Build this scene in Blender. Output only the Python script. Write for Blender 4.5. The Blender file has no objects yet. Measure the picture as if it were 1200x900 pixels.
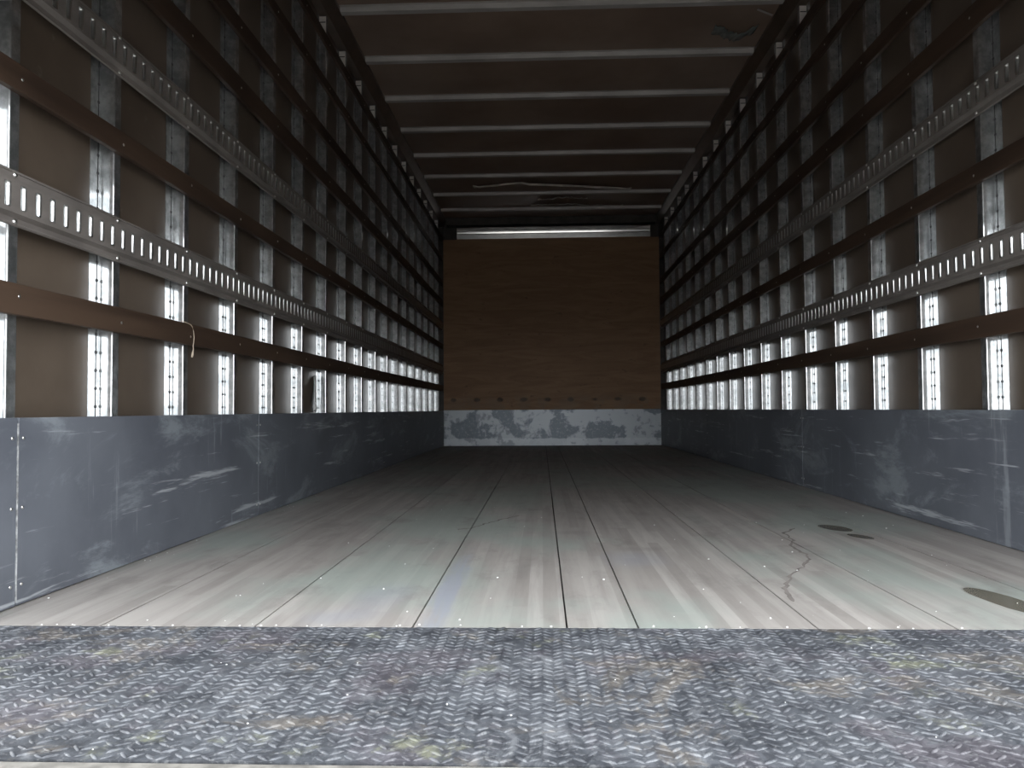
import bpy, bmesh, math, random
from mathutils import Vector, Matrix
random.seed(7)
sc = bpy.context.scene
C = sc.collection

# ---------------------------------------------------------------- camera
YAW, PITCH, ROLL, FPX, CZ = 0.0382, 0.0331, 0.0067, 900.9, 0.4149
fw = Vector((-math.sin(YAW)*math.cos(PITCH), math.cos(YAW)*math.cos(PITCH), math.sin(PITCH)))
rt = fw.cross(Vector((0, 0, 1))).normalized()
up = rt.cross(fw)
rt2 = rt*math.cos(ROLL) - up*math.sin(ROLL)
up2 = up*math.cos(ROLL) + rt*math.sin(ROLL)
cam_d = bpy.data.cameras.new('camera')
cam = bpy.data.objects.new('camera', cam_d)
C.objects.link(cam)
M = Matrix(((rt2.x, up2.x, -fw.x, 0), (rt2.y, up2.y, -fw.y, 0), (rt2.z, up2.z, -fw.z, CZ), (0, 0, 0, 1)))
cam.matrix_world = M
cam_d.sensor_width = 36.0
cam_d.lens = FPX/1200*36
cam_d.clip_start = 0.05
sc.camera = cam

# ---------------------------------------------------------------- light: overcast sky through the open rear
SKY = 5.2
DOOR_BOTTOM = 1.23
w = bpy.data.worlds.new('overcast_sky')
sc.world = w
w.use_nodes = True
nt = w.node_tree
bg = nt.nodes['Background']
bg.inputs['Color'].default_value = (0.96, 0.98, 1.0, 1)
bg.inputs['Strength'].default_value = SKY
sc.view_settings.view_transform = 'Standard'
sc.view_settings.look = 'None'
sc.view_settings.gamma = 1
sc.view_settings.use_curve_mapping = False
sc.view_settings.exposure = 0.0
cy = sc.cycles
cy.use_denoising = True
cy.max_bounces = 8
cy.diffuse_bounces = 5
cy.glossy_bounces = 6
cy.use_adaptive_sampling = False
cy.sample_clamp_indirect = 6

# ---------------------------------------------------------------- dimensions (metres)
XL, XR = -1.127, 1.363          # inner face of slats, tracks and scuff panels
POST_L, POST_R = -1.143, 1.379  # inner face of the posts
PAN_L, PAN_R = -1.183, 1.419    # inner face of the side sheets
YS = 1.477                      # rear edge of the plank floor
YF = 8.84                       # front wall
ZK = 0.404                      # top of the scuff panels
ZPT = 2.543                     # top of the posts
ZB = 2.605                      # underside of the roof bows
ZC = 2.632                      # roof sheet
PITCH_P = 0.4064

# ---------------------------------------------------------------- mesh helper
class MB:
    def __init__(s): s.v = []; s.f = []; s.m = []; s.sm = []
    def add(s, vs, fs, mi=0, smooth=False):
        b = len(s.v); s.v += [tuple(p) for p in vs]
        for f in fs: s.f.append([b+i for i in f]); s.m.append(mi); s.sm.append(smooth)
    def box(s, x0, x1, y0, y1, z0, z1, mi=0):
        x0, x1 = min(x0, x1), max(x0, x1)
        vs = [(x, y, z) for x in (x0, x1) for y in (y0, y1) for z in (z0, z1)]
        s.add(vs, [(0,1,3,2), (4,6,7,5), (0,4,5,1), (2,3,7,6), (0,2,6,4), (1,5,7,3)], mi)
    def prism(s, prof, axis, a, b, mi=0, smooth=False):
        n = len(prof)
        def P(t, p):
            return {'x': (t, p[0], p[1]), 'y': (p[0], t, p[1]), 'z': (p[0], p[1], t)}[axis]
        vs = [P(a, p) for p in prof] + [P(b, p) for p in prof]
        s.add(vs, [(i, (i+1) % n, n+(i+1) % n, n+i) for i in range(n)], mi, smooth)
        s.add(vs, [tuple(range(n))[::-1], tuple(range(n, 2*n))], mi)
    def dome(s, c, r, h, d, mi=0, n=8):
        # rivet head pointing along d
        d = Vector(d).normalized(); u = d.orthogonal().normalized(); w_ = d.cross(u); c = Vector(c)
        vs = []
        for rr, hh in ((1, 0), (.8, .6), (.4, .92)):
            for k in range(n):
                a = 2*math.pi*k/n
                vs.append(c + (u*math.cos(a)+w_*math.sin(a))*r*rr + d*h*hh)
        vs.append(c+d*h)
        fs = []
        for q in range(2):
            for k in range(n): fs.append((q*n+k, q*n+(k+1) % n, (q+1)*n+(k+1) % n, (q+1)*n+k))
        for k in range(n): fs.append((2*n+k, 2*n+(k+1) % n, 3*n))
        s.add(vs, fs, mi, True)
    def mesh(s, name):
        me = bpy.data.meshes.new(name)
        me.from_pydata(s.v, [], s.f)
        me.polygons.foreach_set('material_index', s.m)
        me.polygons.foreach_set('use_smooth', s.sm)
        me.update()
        bm = bmesh.new(); bm.from_mesh(me)
        bmesh.ops.recalc_face_normals(bm, faces=bm.faces)
        bm.to_mesh(me); bm.free()
        return me
    def build(s, name, mats, parent=None, bevel=0, loc=None):
        me = s.mesh(name)
        for m in (mats if isinstance(mats, (list, tuple)) else [mats]): me.materials.append(m)
        o = bpy.data.objects.new(name, me); C.objects.link(o)
        if parent: o.parent = parent
        if loc: o.location = loc
        if bevel:
            b = o.modifiers.new('bevel', 'BEVEL'); b.width = bevel; b.segments = 2; b.limit_method = 'ANGLE'
        return o

def tag(o, label, cat, group=None, kind=None):
    o['label'] = label; o['category'] = cat
    if group: o['group'] = group
    if kind: o['kind'] = kind
    return o
def empty(name, loc=(0, 0, 0)):
    o = bpy.data.objects.new(name, None); C.objects.link(o); o.location = loc; o.empty_display_size = .1
    return o
def structure(o, label=None):
    o['kind'] = 'structure'
    if label: o['label'] = label; o['category'] = o.name.split('_')[0]
    return o
def copy_tree(o, parent=None):
    c = o.copy(); C.objects.link(c)
    if parent: c.parent = parent
    for ch in list(o.children): copy_tree(ch, c)
    return c

# ---------------------------------------------------------------- materials
class NT:
    def __init__(s, name):
        s.mat = bpy.data.materials.new(name); s.mat.use_nodes = True
        s.t = s.mat.node_tree; s.p = s.t.nodes['Principled BSDF']
        g = s.t.nodes.new('ShaderNodeNewGeometry'); s.pos = g.outputs['Position']
    def n(s, kind, **kw):
        x = s.t.nodes.new(kind)
        for k, v in kw.items(): setattr(x, k, v)
        return x
    def link(s, a, b):
        if isinstance(a, (int, float)): b.default_value = a
        elif isinstance(a, tuple): b.default_value = a if len(a) != 3 or b.type != 'RGBA' else (*a, 1)
        else: s.t.links.new(a, b)
    def mapping(s, scale=(1, 1, 1), loc=(0, 0, 0), rot=(0, 0, 0)):
        m = s.n('ShaderNodeMapping'); s.link(s.pos, m.inputs[0])
        m.inputs['Scale'].default_value = scale; m.inputs['Location'].default_value = loc; m.inputs['Rotation'].default_value = rot
        return m.outputs[0]
    def noise(s, scale, st=(1, 1, 1), detail=4, rough=.55, loc=(0, 0, 0), dist=0, rot=(0, 0, 0)):
        x = s.n('ShaderNodeTexNoise'); s.link(s.mapping(st, loc, rot), x.inputs['Vector'])
        x.inputs['Scale'].default_value = scale; x.inputs['Detail'].default_value = detail
        x.inputs['Roughness'].default_value = rough; x.inputs['Distortion'].default_value = dist
        return x.outputs[0]
    def ramp(s, fac, a, b, smooth=True):
        x = s.n('ShaderNodeMapRange')
        if smooth: x.interpolation_type = 'SMOOTHSTEP'
        s.link(fac, x.inputs[0]); x.inputs[1].default_value = a; x.inputs[2].default_value = b
        return x.outputs[0]
    def mix(s, f, a, b, blend='MIX'):
        x = s.n('ShaderNodeMix', data_type='RGBA', blend_type=blend)
        s.link(f, x.inputs[0]); s.link(a, x.inputs[6]); s.link(b, x.inputs[7])
        return x.outputs[2]
    def math(s, op, a, b=0.0, c=0.0):
        x = s.n('ShaderNodeMath', operation=op); s.link(a, x.inputs[0]); s.link(b, x.inputs[1]); s.link(c, x.inputs[2])
        return x.outputs[0]
    def val(s, f, a, b):
        x = s.n('ShaderNodeMapRange'); s.link(f, x.inputs[0]); x.inputs[3].default_value = a; x.inputs[4].default_value = b
        return x.outputs[0]
    def xyz(s):
        x = s.n('ShaderNodeSeparateXYZ'); s.link(s.pos, x.inputs[0]); return x.outputs
    def ellipse(s, cx, cy_, rx, ry, ang=0, soft=.25, wob=.35, ws=9):
        # 1 inside a wobbly ellipse lying on the floor
        X, Y, _ = s.xyz()
        dx = s.math('SUBTRACT', X, cx); dy = s.math('SUBTRACT', Y, cy_)
        c_, s_ = math.cos(ang), math.sin(ang)
        u = s.math('ADD', s.math('MULTIPLY', dx, c_/rx), s.math('MULTIPLY', dy, s_/rx))
        v = s.math('ADD', s.math('MULTIPLY', dx, -s_/ry), s.math('MULTIPLY', dy, c_/ry))
        r = s.math('SQRT', s.math('ADD', s.math('MULTIPLY', u, u), s.math('MULTIPLY', v, v)))
        nz = s.math('MULTIPLY', s.math('SUBTRACT', s.noise(ws, detail=3), .5), wob)
        return s.ramp(s.math('ADD', r, nz), 1.0, 1.0-soft)
    def bump(s, h, strength=.3, dist=.002):
        b = s.n('ShaderNodeBump'); b.inputs['Strength'].default_value = strength; b.inputs['Distance'].default_value = dist
        s.link(h, b.inputs['Height']); s.link(b.outputs[0], s.p.inputs['Normal'])
    def set(s, **kw):
        names = dict(col='Base Color', rough='Roughness', metal='Metallic', spec='Specular IOR Level', coat='Coat Weight', coatr='Coat Roughness')
        for k, v in kw.items():
            s.link(v, s.p.inputs[names[k]])
        return s.mat

def simple(name, col, rough=.5, metal=0, var=.25, scale=12, spec=.5):
    t = NT(name)
    n = t.noise(scale)
    c = t.mix(t.ramp(n, .3, .7), tuple(x*(1-var) for x in col), tuple(min(1, x*(1+var)) for x in col))
    return t.set(col=c, rough=rough, metal=metal, spec=spec)

# galvanized steel of posts: worn spangle
def mk_galv():
    t = NT('galvanized_steel')
    n = t.noise(30, detail=6, rough=.65); n2 = t.noise(9, st=(1, 1, .5), detail=4, loc=(3, 1, 0))
    c = t.mix(t.ramp(n, .35, .68), (.50, .52, .53), (.80, .82, .83))
    c = t.mix(t.math('MULTIPLY', t.ramp(n2, .55, .75), .35), c, (.42, .45, .47))
    # bright zinc spangle: a sharp lobe over a broad dull one
    t.set(col=c, metal=1.0, rough=t.val(n, .035, .075))
    p2 = t.n('ShaderNodeBsdfPrincipled'); t.link(c, p2.inputs['Base Color']); p2.inputs['Metallic'].default_value = .9; p2.inputs['Roughness'].default_value = .45
    mx = t.n('ShaderNodeMixShader'); mx.inputs[0].default_value = .40
    out = [q for q in t.t.nodes if q.type == 'OUTPUT_MATERIAL'][0]
    t.link(t.p.outputs[0], mx.inputs[1]); t.link(p2.outputs[0], mx.inputs[2]); t.link(mx.outputs[0], out.inputs['Surface'])
    return t.mat
M_galv = mk_galv()
def mk_rail():
    t = NT('galvanized_track_steel')
    n = t.noise(14, st=(1, .4, 1), detail=6)
    c = t.mix(t.ramp(n, .3, .7), (.17, .155, .145), (.25, .23, .215))
    return t.set(col=c, metal=.25, rough=t.val(n, .38, .52))
M_rail = mk_rail()
M_slot = simple('gleaming_slot_edge_steel', (.82, .84, .84), .30, 1.0, .08)  # track steel made paler and shinier so slot edges gleam with sky
M_bracket = simple('matt_pale_bracket_zinc', (.80, .77, .74), .5, .1, .15)  # pale colour stands in for reflected light at the post tops
M_seal = simple('dark_sealant', (.02, .02, .022), .6)
M_rivet = simple('dark_rivet_steel', (.10, .10, .105), .4, 1.0)
M_screw = simple('bright_screw_steel', (.75, .75, .74), .28, 1.0, .1)

def mk_wood(name, a, b, rough=.55):
    t = NT(name)
    g = t.noise(16, st=(1, .05, 1), detail=7, rough=.6, dist=.4)
    big = t.noise(2.2, detail=3)
    c = t.mix(t.ramp(g, .3, .7), a, b)
    c = t.mix(t.math('MULTIPLY', t.ramp(big, .45, .7), .5), c, tuple(x*.6 for x in a))
    t.bump(g, .25, .001)
    return t.set(col=c, rough=rough)
M_slat = mk_wood('weathered_brown_slat_wood', (.034, .020, .013), (.070, .044, .029))

def mk_panel():
    t = NT('brown_side_sheet')
    n = t.noise(3, detail=5); n2 = t.noise(26, detail=4)
    c = t.mix(t.ramp(n, .3, .7), (.088, .068, .052), (.126, .100, .078))
    c = t.mix(t.math('MULTIPLY', t.ramp(n2, .66, .78), .25), c, (.22, .20, .18))
    return t.set(col=c, rough=t.val(n, .27, .36), spec=.35)
M_panel = mk_panel()

def mk_roof():
    t = NT('brown_roof_sheet')
    n = t.noise(2.2, detail=5)
    c = t.mix(t.ramp(n, .3, .7), (.215, .150, .115), (.300, .220, .170))
    return t.set(col=c, rough=.42)
M_roof = mk_roof()

def mk_bow():
    t = NT('galvanized_bow_steel')
    n = t.noise(8, st=(.4, 1, 1), detail=6)
    c = t.mix(t.ramp(n, .3, .7), (.42, .40, .385), (.58, .56, .54))
    return t.set(col=c, metal=.2, rough=.5)
M_bow = mk_bow()

def mk_scuff():
    t = NT('dark_blue_grey_scuffed_paint')
    n = t.noise(2.5, detail=6, rough=.6)
    c = t.mix(t.ramp(n, .3, .7), (.088, .097, .118), (.130, .143, .168))
    s1 = t.noise(3.2, st=(1, .55, 1.6), detail=8, rough=.72, loc=(2.3, 4.4, .6), dist=.6)
    c = t.mix(t.math('MULTIPLY', t.ramp(s1, .52, .66), .5), c, (.30, .34, .37))
    s2 = t.noise(22, st=(1, .06, 1.2), detail=5, rough=.7, rot=(.18, 0, 0))
    c = t.mix(t.math('MULTIPLY', t.ramp(s2, .585, .67), .75), c, (.42, .45, .48))
    s3 = t.noise(15, st=(1, 1.1, .12), detail=5, rough=.7)
    c = t.mix(t.math('MULTIPLY', t.ramp(s3, .60, .72), .45), c, (.30, .33, .36))
    d = t.noise(1.3, detail=4, loc=(9, 3, 1))
    c = t.mix(t.math('MULTIPLY', t.ramp(d, .5, .7), .4), c, (.06, .07, .078))
    t.bump(s1, .15, .002)
    return t.set(col=c, rough=t.val(n, .38, .55))
M_scuff = mk_scuff()

def mk_floor():
    t = NT('worn_laminated_plank_floor')
    X, Y, Z = t.xyz()
    # staves 32 mm wide with random butt joints
    sx = t.math('FLOOR', t.math('MULTIPLY', X, 31.0))
    wn = t.n('ShaderNodeTexWhiteNoise', noise_dimensions='1D'); t.link(sx, wn.inputs['W'])
    sy = t.math('FLOOR', t.math('ADD', t.math('MULTIPLY', Y, .9), t.math('MULTIPLY', wn.outputs[0], 7.0)))
    wn2 = t.n('ShaderNodeTexWhiteNoise', noise_dimensions='2D')
    cb = t.n('ShaderNodeCombineXYZ'); t.link(sx, cb.inputs[0]); t.link(sy, cb.inputs[1]); t.link(cb.outputs[0], wn2.inputs['Vector'])
    tone = wn2.outputs[0]
    c = t.mix(tone, (.262, .246, .232), (.362, .345, .328))
    g = t.noise(26, st=(1, .07, 1), detail=8, rough=.65, dist=.3)
    c = t.mix(t.math('MULTIPLY', t.ramp(g, .35, .75), .7), c, (.19, .175, .165))
    grn = t.noise(1.6, st=(1, .6, 1), detail=5, loc=(1.2, .3, 0))
    c = t.mix(t.math('MULTIPLY', t.ramp(grn, .46, .60), .65), c, (.255, .305, .280))
    dirt = t.noise(6, st=(1, .5, 1), detail=8, rough=.7, loc=(5, 5, 0))
    c = t.mix(t.math('MULTIPLY', t.ramp(dirt, .52, .68), .5), c, (.17, .16, .15))
    # blue paint rubbed along two staves
    bl = t.math('MULTIPLY', t.math('MULTIPLY', t.ellipse(-.215, 1.78, .040, .60, 0, .6, .9, 14), t.ramp(g, .62, .42)), .8)
    bl2 = t.math('MULTIPLY', t.ellipse(-.36, 1.70, .10, .22, 0, .9, .9, 6), .35)
    bl3 = t.math('MULTIPLY', t.ellipse(.25, 2.15, .12, .16, 0, .9, .9, 8), .35)
    bl4 = t.math('MULTIPLY', t.ellipse(-.42, 1.55, .10, .10, 0, .9, .9, 8), .35)
    for b in (bl, bl2, bl3, bl4): c = t.mix(b, c, (.24, .26, .31))
    # pale dust specks
    sp = t.noise(90, detail=2, loc=(4, 0, 0))
    c = t.mix(t.math('MULTIPLY', t.ramp(sp, .76, .80), .6), c, (.75, .74, .70))
    # damp brown-green spill marks
    wet = t.ellipse(1.005, 2.70, .045, .085, .25, .12, .12, 9)
    wet = t.math('MAXIMUM', wet, t.ellipse(1.020, 2.525, .028, .060, .3, .12, .12, 9))
    wet = t.math('MAXIMUM', wet, t.ellipse(.985, 1.69, .042, .14, .12, .15, .3, 9))
    c = t.mix(t.math('MULTIPLY', wet, .85), c, (.085, .072, .045))
    for (ex, ey, rx, ry, st) in ((.77, 2.35, .10, .03, .0), (-.05, 2.0, .03, .2, 0), (.30, 2.30, .12, .05, .2), (.10, 2.6, .10, .06, 0)):
        c = t.mix(t.math('MULTIPLY', t.ellipse(ex, ey, rx, ry, st, .8, 1.1, 14), .30), c, (.15, .14, .135))
    t.bump(g, .2, .001)
    rough = t.math('SUBTRACT', t.val(dirt, .42, .62), t.math('MULTIPLY', wet, .35))
    return t.set(col=c, rough=rough, spec=.6)
M_floor = mk_floor()
M_crack = simple('dark_crack_grime', (.17, .155, .145), .8)
M_sub = simple('dark_under_floor', (.015, .014, .013), .8)

def plate_colour(t, a, b):
    n = t.noise(6, detail=8, rough=.7); f1 = t.noise(38, detail=6, rough=.75, dist=.8); f2 = t.noise(110, detail=3, rough=.7)
    c = t.mix(t.ramp(n, .35, .65), a, b)
    wh = t.noise(9, st=(1.5, .9, 1), detail=8, rough=.75, loc=(.3, 9.1, 0), dist=1.2)
    c = t.mix(t.math('MULTIPLY', t.ramp(wh, .51, .65), .5), c, (.20, .21, .225))
    pur = t.noise(4.2, detail=8, rough=.7, loc=(7.7, 2.1, 0))
    c = t.mix(t.math('MULTIPLY', t.ramp(pur, .50, .62), .45), c, (.112, .097, .112))
    tan = t.noise(4.6, detail=8, rough=.75, loc=(1.7, 6.1, 0), dist=.6)
    c = t.mix(t.math('MULTIPLY', t.ramp(tan, .52, .62), .48), c, (.180, .155, .122))
    olv = t.noise(5.5, detail=7, rough=.7, loc=(3.7, 8.8, 0))
    c = t.mix(t.math('MULTIPLY', t.ramp(olv, .58, .66), .5), c, (.20, .21, .13))
    c = t.mix(t.math('MULTIPLY', t.ramp(f1, .56, .42), .75), c, t.mix(1.0, c, (.42, .42, .45), 'MULTIPLY'))
    c = t.mix(t.math('MULTIPLY', t.ramp(f2, .54, .68), .40), c, (.26, .27, .28))
    return c, f1
def mk_tread():
    t = NT('worn_tread_plate'); c, f = plate_colour(t, (.042, .047, .056), (.086, .094, .107))
    t.bump(f, .35, .0015)
    return t.set(col=c, metal=.1, rough=t.val(f, .42, .62))
M_tread = mk_tread()
def mk_lug():
    t = NT('rubbed_lug_steel'); c, f = plate_colour(t, (.060, .066, .077), (.145, .156, .172))
    return t.set(col=c, metal=.15, rough=t.val(f, .34, .55))
M_lug = mk_lug()
M_edge = simple('pale_grimy_edge_metal', (.15, .145, .132), .6, 0, .35, 30)

def mk_ply():
    t = NT('brown_plywood')
    g = t.noise(5, st=(.35, 1, 2.2), detail=7, rough=.6, dist=1.0)
    c = t.mix(t.ramp(g, .3, .75), (.27, .150, .078), (.38, .230, .125))
    b = t.noise(14, st=(.7, 1, 1.2), detail=5, loc=(2, 0, 7))
    c = t.mix(t.math('MULTIPLY', t.ramp(b, .62, .75), .5), c, (.06, .035, .02))
    X, Y, Z = t.xyz()
    # row of rubbed dark bruises just above the metal kick plate, and the board joint
    fx = t.math('SUBTRACT', t.math('FRACT', t.math('ADD', t.math('MULTIPLY', X, 3.7), .25)), .5)
    dz = t.math('MULTIPLY', t.math('SUBTRACT', Z, .527), 38.0)
    e = t.math('SQRT', t.math('ADD', t.math('POWER', t.math('MULTIPLY', fx, 6.0), 2.0), t.math('MULTIPLY', dz, dz)))
    e = t.math('ADD', e, t.math('MULTIPLY', t.math('SUBTRACT', t.noise(11), .5), 1.6))
    c = t.mix(t.math('MULTIPLY', t.ramp(e, 1.1, .4), .75), c, (.025, .02, .015))
    low = t.ramp(Z, .62, .50)
    c = t.mix(t.math('MULTIPLY', low, t.math('MULTIPLY', t.ramp(t.noise(8, loc=(1, 1, 1)), .4, .6), .35)), c, (.24, .20, .15))
    return t.set(col=c, rough=.6)
M_ply = mk_ply()

def mk_frontkick():
    t = NT('worn_painted_steel')
    n = t.noise(3.0, detail=7, rough=.6, loc=(.6, 0, 2.2), dist=.5); f = t.noise(30, detail=6, rough=.7)
    c = t.mix(t.ramp(n, .47, .53), (.13, .155, .18), (.34, .37, .40))
    c = t.mix(t.math('MULTIPLY', t.ramp(f, .5, .7), .5), c, (.36, .39, .42))
    X, Y, Z = t.xyz()
    lo = t.ramp(t.math('ADD', Z, t.math('MULTIPLY', t.noise(14), .05)), .115, .10)
    c = t.mix(t.math('MULTIPLY', lo, .75), c, (.42, .45, .48))
    d = t.noise(10, detail=5, loc=(8, 1, 3))
    c = t.mix(t.math('MULTIPLY', t.ramp(d, .56, .64), .6), c, (.11, .13, .15))
    return t.set(col=c, metal=.35, rough=.38)
M_fkick = mk_frontkick()
M_header = simple('polished_header_aluminium', (.85, .86, .86), .17, 1.0, .08, 6)
M_dark = simple('dark_painted_steel', (.055, .050, .045), .5)
M_cove = simple('brown_grey_top_rail_metal', (.17, .135, .11), .30, .7, .15, 5)
M_film = simple('torn_glossy_liner_film', (.62, .58, .52), .3, 0, .3, 7)
M_filmd = simple('dark_torn_liner_film', (.16, .18, .17), .3, 0, .35, 7)
M_joint = simple('pale_worn_joint_strip', (.36, .37, .38), .5, .2, .5, 60)
M_string = simple('beige_string', (.45, .38, .30), .8)
M_paper = simple('white_torn_paper', (.80, .82, .82), .55, 0, .08)
M_asph = simple('pale_worn_asphalt', (.34, .32, .30), .85, 0, .2, 8)
M_doorm = simple('white_roller_door_paint', (.45, .45, .44), .5, 0, .1, 4)

# ---------------------------------------------------------------- the setting
m = MB(); m.box(-40, 40, -60, 40, -1.22, -1.18)
o = m.build('ground', M_asph); structure(o)

# floor: planks running lengthwise with narrow open joints over a dark sub floor
seams = [PAN_L, -.860, -.556, -.250, .045, .180, .515, .772, 1.077, PAN_R]
m = MB()
for a, b in zip(seams[:-1], seams[1:]):
    g = .0019
    m.box(a+g, b-g, YS, YF+.06, -.030, 0)
m.box(PAN_L, PAN_R, YS, YF+.06, -.09, -.032, 1)
for a in seams[1:-1]: m.box(a-.0019, a+.0019, YS+.001, YF+.06, -.032, -.007, 1)
o = m.build('floor', [M_floor, M_sub]); structure(o)

m = MB(); m.box(PAN_L-.02, PAN_L, 1.36, YF+.12, -.09, 2.70)
structure(m.build('wall_left', M_panel))
m = MB(); m.box(PAN_R, PAN_R+.02, 1.36, YF+.12, -.09, 2.70)
structure(m.build('wall_right', M_panel))
m = MB(); m.box(PAN_L, PAN_R, YF+.06, YF+.10, -.09, 2.70)
structure(m.build('wall_front', M_dark))
m = MB(); m.box(PAN_L, PAN_R, 1.36, YF+.06, ZC, ZC+.02)
structure(m.build('ceiling', M_roof))
# unseen roller door, added to cut off sky reflections on the upper posts (slatted curtain with ribs)
m = MB()
z = DOOR_BOTTOM
while z < 2.66:
    z1 = min(z+.28, 2.66)
    m.box(PAN_L-.02, PAN_R+.02, 1.36, 1.385, z+.004, z1)
    m.box(PAN_L-.02, PAN_R+.02, 1.355, 1.36, z+.03, z1-.03)
    z = z1
m.box(PAN_L-.02, PAN_R+.02, 1.345, 1.40, DOOR_BOTTOM-.03, DOOR_BOTTOM+.004)
structure(m.build('added_door_1', M_doorm))

# ---------------------------------------------------------------- side wall posts
ORD = ['first', 'second', 'third', 'fourth', 'fifth', 'sixth', 'seventh', 'eighth', 'ninth', 'tenth', 'eleventh', 'twelfth',
       'thirteenth', 'fourteenth', 'fifteenth', 'sixteenth', 'seventeenth', 'eighteenth']
def make_post(side):
    # local origin: floor, at the side sheet, rear corner of the channel. s points into the box
    s = 1 if side == 'left' else -1
    D, W, T = .040, .033, .0015
    root = empty('wall_post')
    m = MB()   # hat channel
    prof = [(0, 0), (s*(D-.003), 0), (s*(D-.0008), .0008), (s*D, .003), (s*D, W-.003), (s*(D-.003), W), (0, W), (0, W-T), (s*(D-T), W-T), (s*(D-T), T), (0, T)]
    m.prism(prof, 'z', 0.0, ZPT)
    m.build('hat_channel', M_galv, root)
    for sg, y0, y1 in ((-1, -.046, -.0004), (1, W+.0004, W+.046)):
        m = MB(); m.box(s*.0002, s*T, y0, y1, 0, ZPT-.002)
        ys = -.011 if sg < 0 else W+.011
        m.box(s*T, s*(T+.0009), ys-.0011, ys+.0011, .40, ZPT-.01, 1)
        z = .43 + (0.013 if side == 'right' else 0)
        while z < ZPT-.02:
            m.dome((s*T, ys, z), .0052, .0036, (s, 0, 0), 2, 8)
            z += .048
        m.build('flange', [M_galv, M_seal, M_rivet], root)
    m = MB(); m.box(s*.0022, s*(D-.001), -.0016, -.0003, 2.425, ZPT-.004); m.box(s*.004, s*(D-.004), -.0022, -.0016, 2.505, 2.510, 1)  # pale plate added to imitate the bright reflection at the post top
    m.build('top_sheen_plate', [M_bracket, M_seal], root)
    return root
N_L, N_R = 18, 16
PY_L = [1.598+PITCH_P*k for k in range(N_L)]
PY_R = [2.4316+PITCH_P*k for k in range(N_R)]
for side, X0, ys in (('left', PAN_L, PY_L), ('right', PAN_R, PY_R)):
    proto = make_post(side)
    for k, y in enumerate(ys):
        p = proto if k == 0 else copy_tree(proto)
        p.location = (X0, y, 0)
        tag(p, 'galvanized steel wall post on the %s wall, %s one counted from the rear opening' % (side, ORD[k]), 'post', 'wall posts on the %s side' % side)

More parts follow.
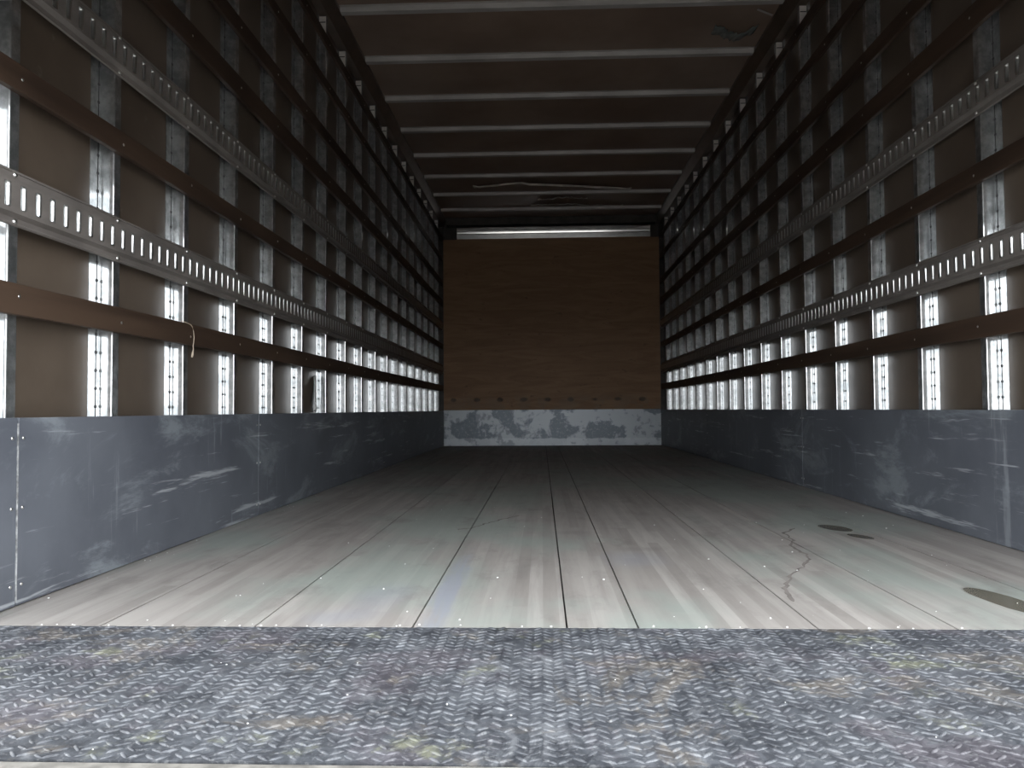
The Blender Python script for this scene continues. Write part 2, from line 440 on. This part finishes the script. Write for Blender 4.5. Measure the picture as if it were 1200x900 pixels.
# ---------------------------------------------------------------- wooden slats
SLATS = [(.627, .695, 'lowest, between the scuff panels and the lower slotted track'),
         (1.113, 1.174, 'just above the lower slotted track'),
         (1.602, 1.680, 'just above the upper slotted track'),
         (1.838, 1.904, 'second above the upper slotted track'),
         (2.122, 2.176, 'second from the roof'),
         (2.362, 2.418, 'topmost, nearest the roof')]
def screw_mesh(s, name, r, h):
    m = MB(); m.dome((0, 0, 0), r, h, (s, 0, 0), 0, 10)
    me = m.mesh(name); me.materials.append(M_screw); return me
for side, XI, XP, ys, s in (('left', XL, POST_L, PY_L, 1), ('right', XR, POST_R, PY_R, -1)):
    sm = screw_mesh(s, 'screw', .0042, .0014)
    bm_ = screw_mesh(s, 'bolt', .0062, .0040)
    for i, (z0, z1, where) in enumerate(SLATS):
        root = empty('wall_slat', (XP, YS+.02, z0))
        m = MB()
        # long board, slightly bowed
        n = 40; a = YS+.02; b = YF-.03
        rng = random.Random(i*7+(s+1)); ph = rng.random()*6; amp = .0016
        vs = []; x0, x1 = s*.0003, s*.0158
        for k in range(n+1):
            y = (b-a)*k/n; dz = amp*math.sin(y*1.3+ph)+amp*.6*math.sin(y*3.1+ph*2)
            c_ = .0018
            for (x, z) in ((x0, 0), (x1-s*c_, 0), (x1, c_), (x1, z1-z0-c_), (x1-s*c_, z1-z0), (x0, z1-z0)):
                vs.append((x, y, z+dz))
        fs = []
        for k in range(n):
            for q in range(6):
                fs.append((k*6+q, k*6+(q+1) % 6, (k+1)*6+(q+1) % 6, (k+1)*6+q))
        fs += [tuple(range(6)), tuple(range(n*6, n*6+6))]
        m.add(vs, fs)
        m.build('board', M_slat, root)
        for k, y in enumerate(ys):
            q = bpy.data.objects.new('screw', sm); C.objects.link(q); q.parent = root
            q.location = (s*.0158, y+.017-(YS+.02), (z1-z0)*(.5+.18*(rng.random()-.5)))
        tag(root, 'long brown wooden slat on the %s wall, %s' % (side, where), 'slat', 'wooden slats on the %s wall' % side)

    # ---- slotted cargo tracks
    for (z0, z1, where) in ((.820, .942, 'lower'), (1.328, 1.443, 'upper')):
        y0, y1 = YS+.02, YF-.03
        root = empty('cargo_track', (XP, y0, z0))
        H = z1-z0; hb0, hb1 = .024, H-.024      # raised band between the bolted lips
        xf, xb, t = s*.0022, s*.016, .0015
        m = MB()
        L = y1-y0
        # bolted lips and the sloping sides of the raised band
        for (p0, p1) in (((xf, 0.0), (xf, .018)), ((xf, .018), (xb, hb0)), ((xb, hb1), (xf, H-.018)), ((xf, H-.018), (xf, H))):
            (xa, za), (xc, zc) = p0, p1
            vs = [(xa, 0, za), (xa, L, za), (xc, L, zc), (xc, 0, zc)]
            vs += [(x-s*t, y, z) for x, y, z in vs]
            m.add(vs, [(0,1,2,3), (7,6,5,4), (0,4,5,1), (2,6,7,3), (1,5,6,2), (0,3,7,4)])
        # small rolled ridge along both lips
        for zz in (.004, H-.004):
            m.prism([(xf, zz-.003), (xf+s*.003, zz-.0015), (xf+s*.003, zz+.0015), (xf, zz+.003)], 'y', 0, L)
        # raised band with one slot every 50 mm, edges folded back
        P = .05; n = int(L/P); off = (1.611+.012-.025) - y0 if s == 1 else (2.000-.010) - y0
        off = off % P
        hw, hh, R = .0105, .0270, .0050
        zc0 = H/2
        K = 16
        ring = []
        for k in range(K):
            a = 2*math.pi*(k+.5)/K
            ca, sa = math.cos(a), math.sin(a)
            ring.append((math.copysign(hw-R, ca)+R*ca, math.copysign(hh-R, sa)+R*sa))
        def outer(u, v, y, first):
            # project onto cell rectangle
            hx, hz = P/2, (hb1-hb0)/2
            if abs(v)/hh > .93 and abs(u) < hw*.999 and abs(v) > hh-R*.75:
                return (u/hw*hx*.999, math.copysign(hz, v))
            return (math.copysign(hx, u), max(-hz, min(hz, v/hh*hz*.8)))
        def band_quad(ya, yb):
            if yb-ya < 1e-5: return
            m.add([(xb, ya, hb0), (xb, yb, hb0), (xb, yb, hb1), (xb, ya, hb1)], [(0,1,2,3)])
        band_quad(0, off)
        for k in range(n+1):
            yc = off+P*k+P/2
            if yc+P/2 > L: band_quad(yc-P/2, L); break
            hx, hz = P/2, (hb1-hb0)/2
            zm = (hb0+hb1)/2
            # plate pieces: two side strips, then top and bottom fans against the ring
            vs = [(xb, yc+u, zm+v) for u, v in ring]
            rings = []; fr = .0080          # pressed, rounded slot edge
            for q in range(6):
                a_ = math.pi/2*q/5
                du = fr*(1-math.cos(a_)); dx = fr*math.sin(a_)
                du, dx = fr*math.sin(a_), fr*(1-math.cos(a_))
                rings.append([(xb-s*dx, yc+u*(1-du/hw), zm+v*(1-.25*du/hh)) for u, v in ring])
            rings.append([(x_-s*.003, y_, z_) for x_, y_, z_ in rings[-1]])
            cor = [(xb, yc+hx, zm+hz), (xb, yc-hx, zm+hz), (xb, yc-hx, zm-hz), (xb, yc+hx, zm-hz)]
            base = vs+cor
            fs = []
            for q in range(4):
                for j in range(3): fs.append((K+q, q*4+j+1, q*4+j))
                fs.append((K+q, K+(q+1) % 4, (q*4+4) % K, q*4+3))
            m.add(base, fs)
            m.add([p_ for r_ in rings for p_ in r_], [(r*K+j, r*K+(j+1) % K, (r+1)*K+(j+1) % K, (r+1)*K+j) for r in range(6) for j in range(K)], 1, True)
        m.build('slotted_rail', [M_rail, M_slot], root)
        for y in ys:
            for zz in (.010, H-.010):
                q = bpy.data.objects.new('bolt', bm_); C.objects.link(q); q.parent = root
                q.location = (xf, y+.017-y0, zz)
        tag(root, '%s slotted steel cargo track bolted along the %s wall' % (where, side), 'cargo track', 'slotted tracks on the %s wall' % side)

# ---------------------------------------------------------------- scuff panels along both walls
def scuff(side, ya, yb, label, rivet_rows=()):
    s = 1 if side == 'left' else -1
    XP = POST_L if side == 'left' else POST_R
    root = empty('scuff_panel', (XP, ya, 0))
    m = MB(); m.box(s*.0003, s*.016, .001, yb-ya-.001, .002, ZK)
    m.build('panel_board', M_scuff, root, bevel=.0012)
    for z in (.045, .21, .36):
        for yy in (.016, yb-ya-.016):
            m = MB(); m.dome((s*.016, yy, z), .0040, .002, (s, 0, 0), 0, 10)
            m.build('rivet', M_screw, root)
    tag(root, label, 'panel', 'scuff panels along the %s wall' % side)
def edge_strip(side, y):
    s = 1 if side == 'left' else -1
    m = MB(); x = XL if side == 'left' else XR
    m.box(x-s*.002, x+s*.0014, y-.0012, y+.0012, .010, ZK-.012)
    return m.build('joint_strip', M_joint)
scuff('left', YS-.06, 1.615, 'narrow end piece of the dark blue-grey scuff panelling at the left photo edge')
scuff('left', 1.618, 3.026, 'nearest full dark blue-grey scuff panel at the foot of the left wall')
scuff('left', 3.028, 5.46, 'middle dark scuff panel at the foot of the left wall')
scuff('left', 5.462, YF-.004, 'farthest dark scuff panel on the left wall, running to the front wall')
scuff('right', YS-.06, 4.086, 'nearest dark blue-grey scratched scuff panel at the foot of the right wall')
scuff('right', 4.088, 6.40, 'middle dark scuff panel at the foot of the right wall')
scuff('right', 6.402, YF-.004, 'farthest dark scuff panel on the right wall, running to the front wall')
o = edge_strip('left', 1.6165)
tag(o, 'thin pale upright strip covering the scuff panel joint near the left photo edge', 'trim strip')

# ---------------------------------------------------------------- top rails and roof bows
for side, s, xp in (('left', 1, PAN_L), ('right', -1, PAN_R)):
    m = MB()
    prof = [(xp+s*.0005, ZPT+.004), (xp+s*.046, ZPT+.010), (xp+s*.092, ZC-.022), (xp+s*.092, ZC-.001), (xp+s*.0005, ZC-.001)]
    m.prism(prof, 'y', YS-.02, YF+.05)
    o = m.build('top_rail', M_cove, bevel=.002)
    tag(o, 'dull metal top rail joining the %s wall to the roof' % side, 'rail')
BOWS = [4.138+.6085*k for k in range(8)]
m = MB()
w_, h_ = .024, ZC-ZB
xa, xb = PAN_L+.094, PAN_R-.094
# hat section bow: flat underside, splayed sides, two flanges against the roof sheet
prof = [(-.045, h_-.0005), (-.045, h_-.0025), (-w_-.004, h_-.0025), (-w_+.002, .002), (-w_+.004, 0), (w_-.004, 0), (w_-.002, .002), (w_+.004, h_-.0025), (.045, h_-.0025), (.045, h_-.0005)]
m.prism(prof, 'x', xa, xb)
me = m.mesh('roof_bow'); me.materials.append(M_bow)
for k, y in enumerate(BOWS):
    o = bpy.data.objects.new('roof_bow', me); C.objects.link(o); o.location = (0, y, ZB)
    tag(o, 'galvanized steel roof bow across the ceiling, %s counted from the top of the photo' % ORD[k], 'roof bow', 'roof bows')

# ---------------------------------------------------------------- front wall
m = MB(); m.box(XL+.0005, XR-.0005, YF, YF+.018, ZK+.008, 2.388)
o = m.build('plywood_lining', M_ply); tag(o, 'large brown plywood sheet lining the front wall', 'plywood')
m = MB(); m.box(XL+.001, XR-.001, YF-.004, YF+.018, .0, ZK+.006)
m.box(XL+.001, XR-.001, YF-.012, YF-.004, .0, .012)
o = m.build('kick_plate', M_fkick); tag(o, 'scratched blue-grey metal kick plate at the foot of the front wall', 'kick plate')
m = MB()
prof = [(YF+.02, 2.388), (YF-.030, 2.388), (YF-.038, 2.440), (YF-.026, 2.443)]
for k in range(13):
    a = math.radians(-17+22*k/12)
    prof.append((YF-.030+.22*(1-math.cos(a)), 2.446+.22*(math.sin(a)+math.sin(math.radians(17)))))
prof += [(YF+.055, 2.521), (YF+.055, 2.388)]
m.prism(prof, 'x', -.965, 1.262, 0, False)
o = m.build('header_beam', M_header)
for p in o.data.polygons: p.use_smooth = abs(p.normal.x) < .5 and abs(p.normal.z) < .6 and p.center.z > 2.444
tag(o, 'shiny rounded metal header beam above the front plywood', 'beam')
m = MB(); m.box(PAN_L+.094, PAN_R-.094, YF-.06, YF+.055, 2.545, ZC-.001)
o = m.build('roof_header', M_dark); tag(o, 'dark header across the front wall directly under the roof', 'beam')
for side, s, xp in (('left', 1, PAN_L), ('right', -1, PAN_R)):
    m = MB(); m.box(xp+s*.001, xp+s*.055, YF-.0, YF+.055, ZK+.01, 2.54)
    if s == 1: m = MB(); m.box(xp+.001, XL-.001, YF, YF+.055, 0, 2.54)
    else: m = MB(); m.box(XR+.001, xp-.001, YF, YF+.055, 0, 2.54)
    o = m.build('corner_post', M_dark); tag(o, 'dark steel corner post at the %s end of the front wall' % side, 'post')

# ---------------------------------------------------------------- liftgate platform with raised tread
root = empty('liftgate_platform', (0, YS, 0))
tag(root, 'worn steel tread plate platform in front of the plank floor', 'platform')
Y0, Y1, TX0, TX1 = .913, YS-.0012, -1.24, 1.48
m = MB(); m.box(TX0, TX1, Y0-YS, Y1-YS, -.05, -.0003)
p = .0172; q_ = .0175
rng = random.Random(3)
nx = int((TX1-TX0)/p); ny = int((Y1-Y0)/q_)
K = 8
for i in range(nx):
    for j in range(ny):
        cx = TX0+p*(i+.5); cy_ = Y0+q_*(j+.5+.25*((i//2) % 2))-YS
        if not (-1.2 < cx < 1.35): continue
        if rng.random() < .10: continue
        a = math.radians(38 if i % 2 else -38)+rng.uniform(-.2, .2)
        ca, sa = math.cos(a), math.sin(a)
        wear = rng.uniform(.35, 1.1)
        vs = []
        for rr, hh in ((1, 0), (.72, .72), (.3, 1)):
            for k in range(K):
                b = 2*math.pi*k/K
                u = (.0094+.0022*wear)*math.cos(b)*rr; v = .0027*math.sin(b)*rr
                vs.append((cx+u*ca-v*sa, cy_+u*sa+v*ca, -.0003+.0022*hh*wear))
        fs = [(q*K+k, q*K+(k+1) % K, (q+1)*K+(k+1) % K, (q+1)*K+k) for q in range(2) for k in range(K)] + [tuple(range(2*K, 3*K))]
        m.add(vs, fs, 1, True)
o = m.build('tread_plate', [M_tread, M_lug], root)
m = MB(); m.box(TX0, TX1, Y0-YS-.05, Y0-YS-.0015, -.052, -.0015)
o = m.build('edge_strip', M_edge, root, bevel=.003); o['label'] = 'pale grimy edge strip'

# ---------------------------------------------------------------- small things
def tube(pts, radii, n=8):
    m = MB(); vs = []; N = len(pts)
    for i, p_ in enumerate(pts):
        p_ = Vector(p_); d = (Vector(pts[min(i+1, N-1)])-Vector(pts[max(i-1, 0)])).normalized()
        u = d.orthogonal().normalized(); v = d.cross(u)
        for k in range(n):
            a = 2*math.pi*k/n; vs.append(p_+(u*math.cos(a)+v*math.sin(a))*radii[i])
    fs = [(i*n+k, i*n+(k+1) % n, (i+1)*n+(k+1) % n, (i+1)*n+k) for i in range(N-1) for k in range(n)]
    fs += [tuple(range(n)), tuple(range((N-1)*n, N*n))]
    m.add(vs, fs, 0, True); return m
pts = [(XL-.004, 2.372, .700), (XL+.002, 2.380, .6985), (XL+.004, 2.40, .696), (XL+.004, 2.418, .694), (XL+.004, 2.430, .688), (XL+.004, 2.437, .675), (XL+.0035, 2.444, .655),
       (XL+.0035, 2.441, .640), (XL+.0035, 2.437, .628), (XL+.003, 2.440, .615), (XL+.002, 2.438, .606), (XL+.002, 2.436, .598), (XL+.002, 2.433, .590)]
o = tube(pts, [.0015]*10+[.0028, .0040, .0030]).build('string', M_string)
tag(o, 'short frayed beige string hanging over the lowest slat on the left wall', 'string')

def sheet(name, rows, mat, th=.001):
    # rows: list of polylines with equal count
    n = len(rows[0]); vs = [p_ for r in rows for p_ in r]
    m = MB(); m.add(vs, [(i*n+k, i*n+k+1, (i+1)*n+k+1, (i+1)*n+k) for i in range(len(rows)-1) for k in range(n-1)], 0, True)
    o = m.build(name, mat); sd = o.modifiers.new('thickness', 'SOLIDIFY'); sd.thickness = th; sd.offset = 0
    return o
xw = PAN_L
rows = [[(xw+.0035, 3.985, .60), (xw+.0045, 3.985, .56), (xw+.006, 3.98, .50), (xw+.008, 3.975, .455), (xw+.010, 3.97, .43), (xw+.006, 3.98, .408)],
        [(xw+.0045, 3.96, .595), (xw+.008, 3.955, .555), (xw+.014, 3.94, .50), (xw+.022, 3.925, .46), (xw+.026, 3.93, .43), (xw+.018, 3.94, .41)],
        [(xw+.006, 3.93, .59), (xw+.013, 3.92, .55), (xw+.022, 3.89, .51), (xw+.032, 3.85, .47), (xw+.036, 3.875, .44), (xw+.028, 3.86, .412)]]
o = sheet('torn_paper', rows, M_paper); tag(o, 'small torn white paper flap peeling beside a post low on the left wall', 'paper')

def torn(name, y, x0, x1, drop, depth, mat, label, seed):
    rng = random.Random(seed); n = 26; rows = [[], [], []]
    for k in range(n):
        t_ = k/(n-1); x = x0+(x1-x0)*t_
        env = math.sin(math.pi*t_)**.5
        d = drop*env*(.75+.5*rng.random()); yy = y+.05*math.sin(t_*5+seed)+rng.uniform(-.02, .02)
        rows[0].append((x, yy+depth, ZC-.003))
        rows[1].append((x, yy+depth*.45, ZC-.006-d*.55))
        rows[2].append((x, yy, ZC-.008-d))
    o = sheet(name, rows, mat, .002); tag(o, label, 'torn liner'); return o
ctl = [(-.66, 7.50, .004), (-.60, 7.487, .030), (-.45, 7.46, .020), (-.32, 7.41, .022), (-.17, 7.37, .030), (-.10, 7.40, .040), (.10, 7.45, .032), (.32, 7.50, .028), (.57, 7.55, .036), (.66, 7.60, .018), (.87, 7.63, .030), (.93, 7.65, .004)]
rows = [[], [], [], []]
for (a0, a1, a2), (b0, b1, b2) in zip(ctl[:-1], ctl[1:]):
    for k in range(4):
        f_ = k/4; x = a0+(b0-a0)*f_; y = a1+(b1-a1)*f_; d = a2+(b2-a2)*f_
        rows[0].append((x, y+.10, ZC-.002)); rows[1].append((x, y+.03, ZC-.004-d*.8)); rows[2].append((x, y, ZC-.006-d)); rows[3].append((x, y-.006, ZC-.002-d*.55))
o = sheet('torn_ceiling_liner', rows, M_film, .002); tag(o, 'long torn strip of liner sagging from the ceiling near the front wall', 'torn liner')
torn('torn_ceiling_liner', 7.94, -.02, .50, .03, .08, M_film, 'short torn liner flap on the ceiling, between the long tear and the front wall', 2)
torn('torn_ceiling_liner', 8.22, -.1, .90, .02, .08, M_film, 'dark torn liner flap on the ceiling closest to the front wall', 3)
torn('torn_ceiling_liner', 4.44, 1.02, 1.27, .012, .12, M_filmd, 'dark crumpled torn liner patch at the upper right corner of the ceiling', 5)
m = MB(); m.prism([(1.215, 4.232), (1.318, 4.300), (1.314, 4.315), (1.212, 4.246)], 'z', ZC-.012, ZC-.009)
o = m.build('loose_strip', M_bow); tag(o, 'small pale loose strip hanging from the ceiling at upper right', 'strip')

# cracks and litter on the floor
def crack(pts, wd, label, seed):
    rng = random.Random(seed); P_ = []
    for a, b in zip(pts[:-1], pts[1:]):
        for k in range(6):
            t_ = k/6; P_.append((a[0]+(b[0]-a[0])*t_+rng.uniform(-1, 1)*.006, a[1]+(b[1]-a[1])*t_+rng.uniform(-1, 1)*.006))
    P_.append(pts[-1]); vs = []
    for i, (x, y) in enumerate(P_):
        a = P_[max(0, i-1)]; b = P_[min(len(P_)-1, i+1)]
        d = Vector((b[0]-a[0], b[1]-a[1])).normalized(); ww = wd*rng.uniform(.4, 1.3)*(0.2 if i in (0, len(P_)-1) else 1)
        vs += [(x-d.y*ww, y+d.x*ww, .0008), (x+d.y*ww, y-d.x*ww, .0008)]
    m = MB(); m.add(vs, [(2*i, 2*i+1, 2*i+3, 2*i+2) for i in range(len(P_)-1)])
    o = m.build('floor_crack', M_crack); sd = o.modifiers.new('thickness', 'SOLIDIFY'); sd.thickness = .0006; sd.offset = -1
    tag(o, label, 'crack'); return o
crack([(.872, 2.70), (.80, 2.60), (.78, 2.45), (.739, 2.349), (.745, 2.20), (.702, 2.093), (.62, 1.95), (.554, 1.80), (.536, 1.68)], .0042, 'long winding dark scrape in the floor left of the damp spots', 4)
crack([(-.30, 2.66), (-.25, 2.70), (-.21, 2.80), (-.15, 2.92), (-.09, 3.02)], .0032, 'short dark jagged scrape across a joint near the middle of the floor', 6)

# grit and paint chips lying about: nobody could count them
m = MB(); rng = random.Random(11)
def chip(x, y, r, z=.0002):
    n = rng.randint(4, 6); a0 = rng.uniform(0, 6)
    top = [(x+r*rng.uniform(.6, 1.1)*math.cos(a0+2*math.pi*k/n), y+r*rng.uniform(.6, 1.1)*math.sin(a0+2*math.pi*k/n)) for k in range(n)]
    vs = [(a, b, z) for a, b in top] + [(x+(a-x)*.7, y+(b-y)*.7, z+r*.5) for a, b in top]
    m.add(vs, [(k, (k+1) % n, n+(k+1) % n, n+k) for k in range(n)]+[tuple(range(n, 2*n))])
for k in range(90): chip(rng.uniform(-1.08, 1.3), 1.48+4.2*rng.random()**1.8, rng.uniform(.0012, .0030))
for k in range(30): chip(rng.uniform(-1.0, 1.1), 1.479+abs(rng.gauss(0, .006)), rng.uniform(.0012, .0032))
for k in range(30): chip(PAN_L+.062+abs(rng.gauss(0, .02)), rng.uniform(1.6, 6), rng.uniform(.0012, .003))
o = m.build('grit', M_paper)
tag(o, 'tiny white chips and grit scattered over the plank floor', 'grit', kind='stuff')
m = MB()
for k in range(35): chip(rng.uniform(-1.0, 1.1), rng.uniform(.93, 1.47)-YS, rng.uniform(.0010, .0022), -.0002)
o = m.build('grit', M_paper, bpy.data.objects['liftgate_platform']); o['kind'] = 'stuff'
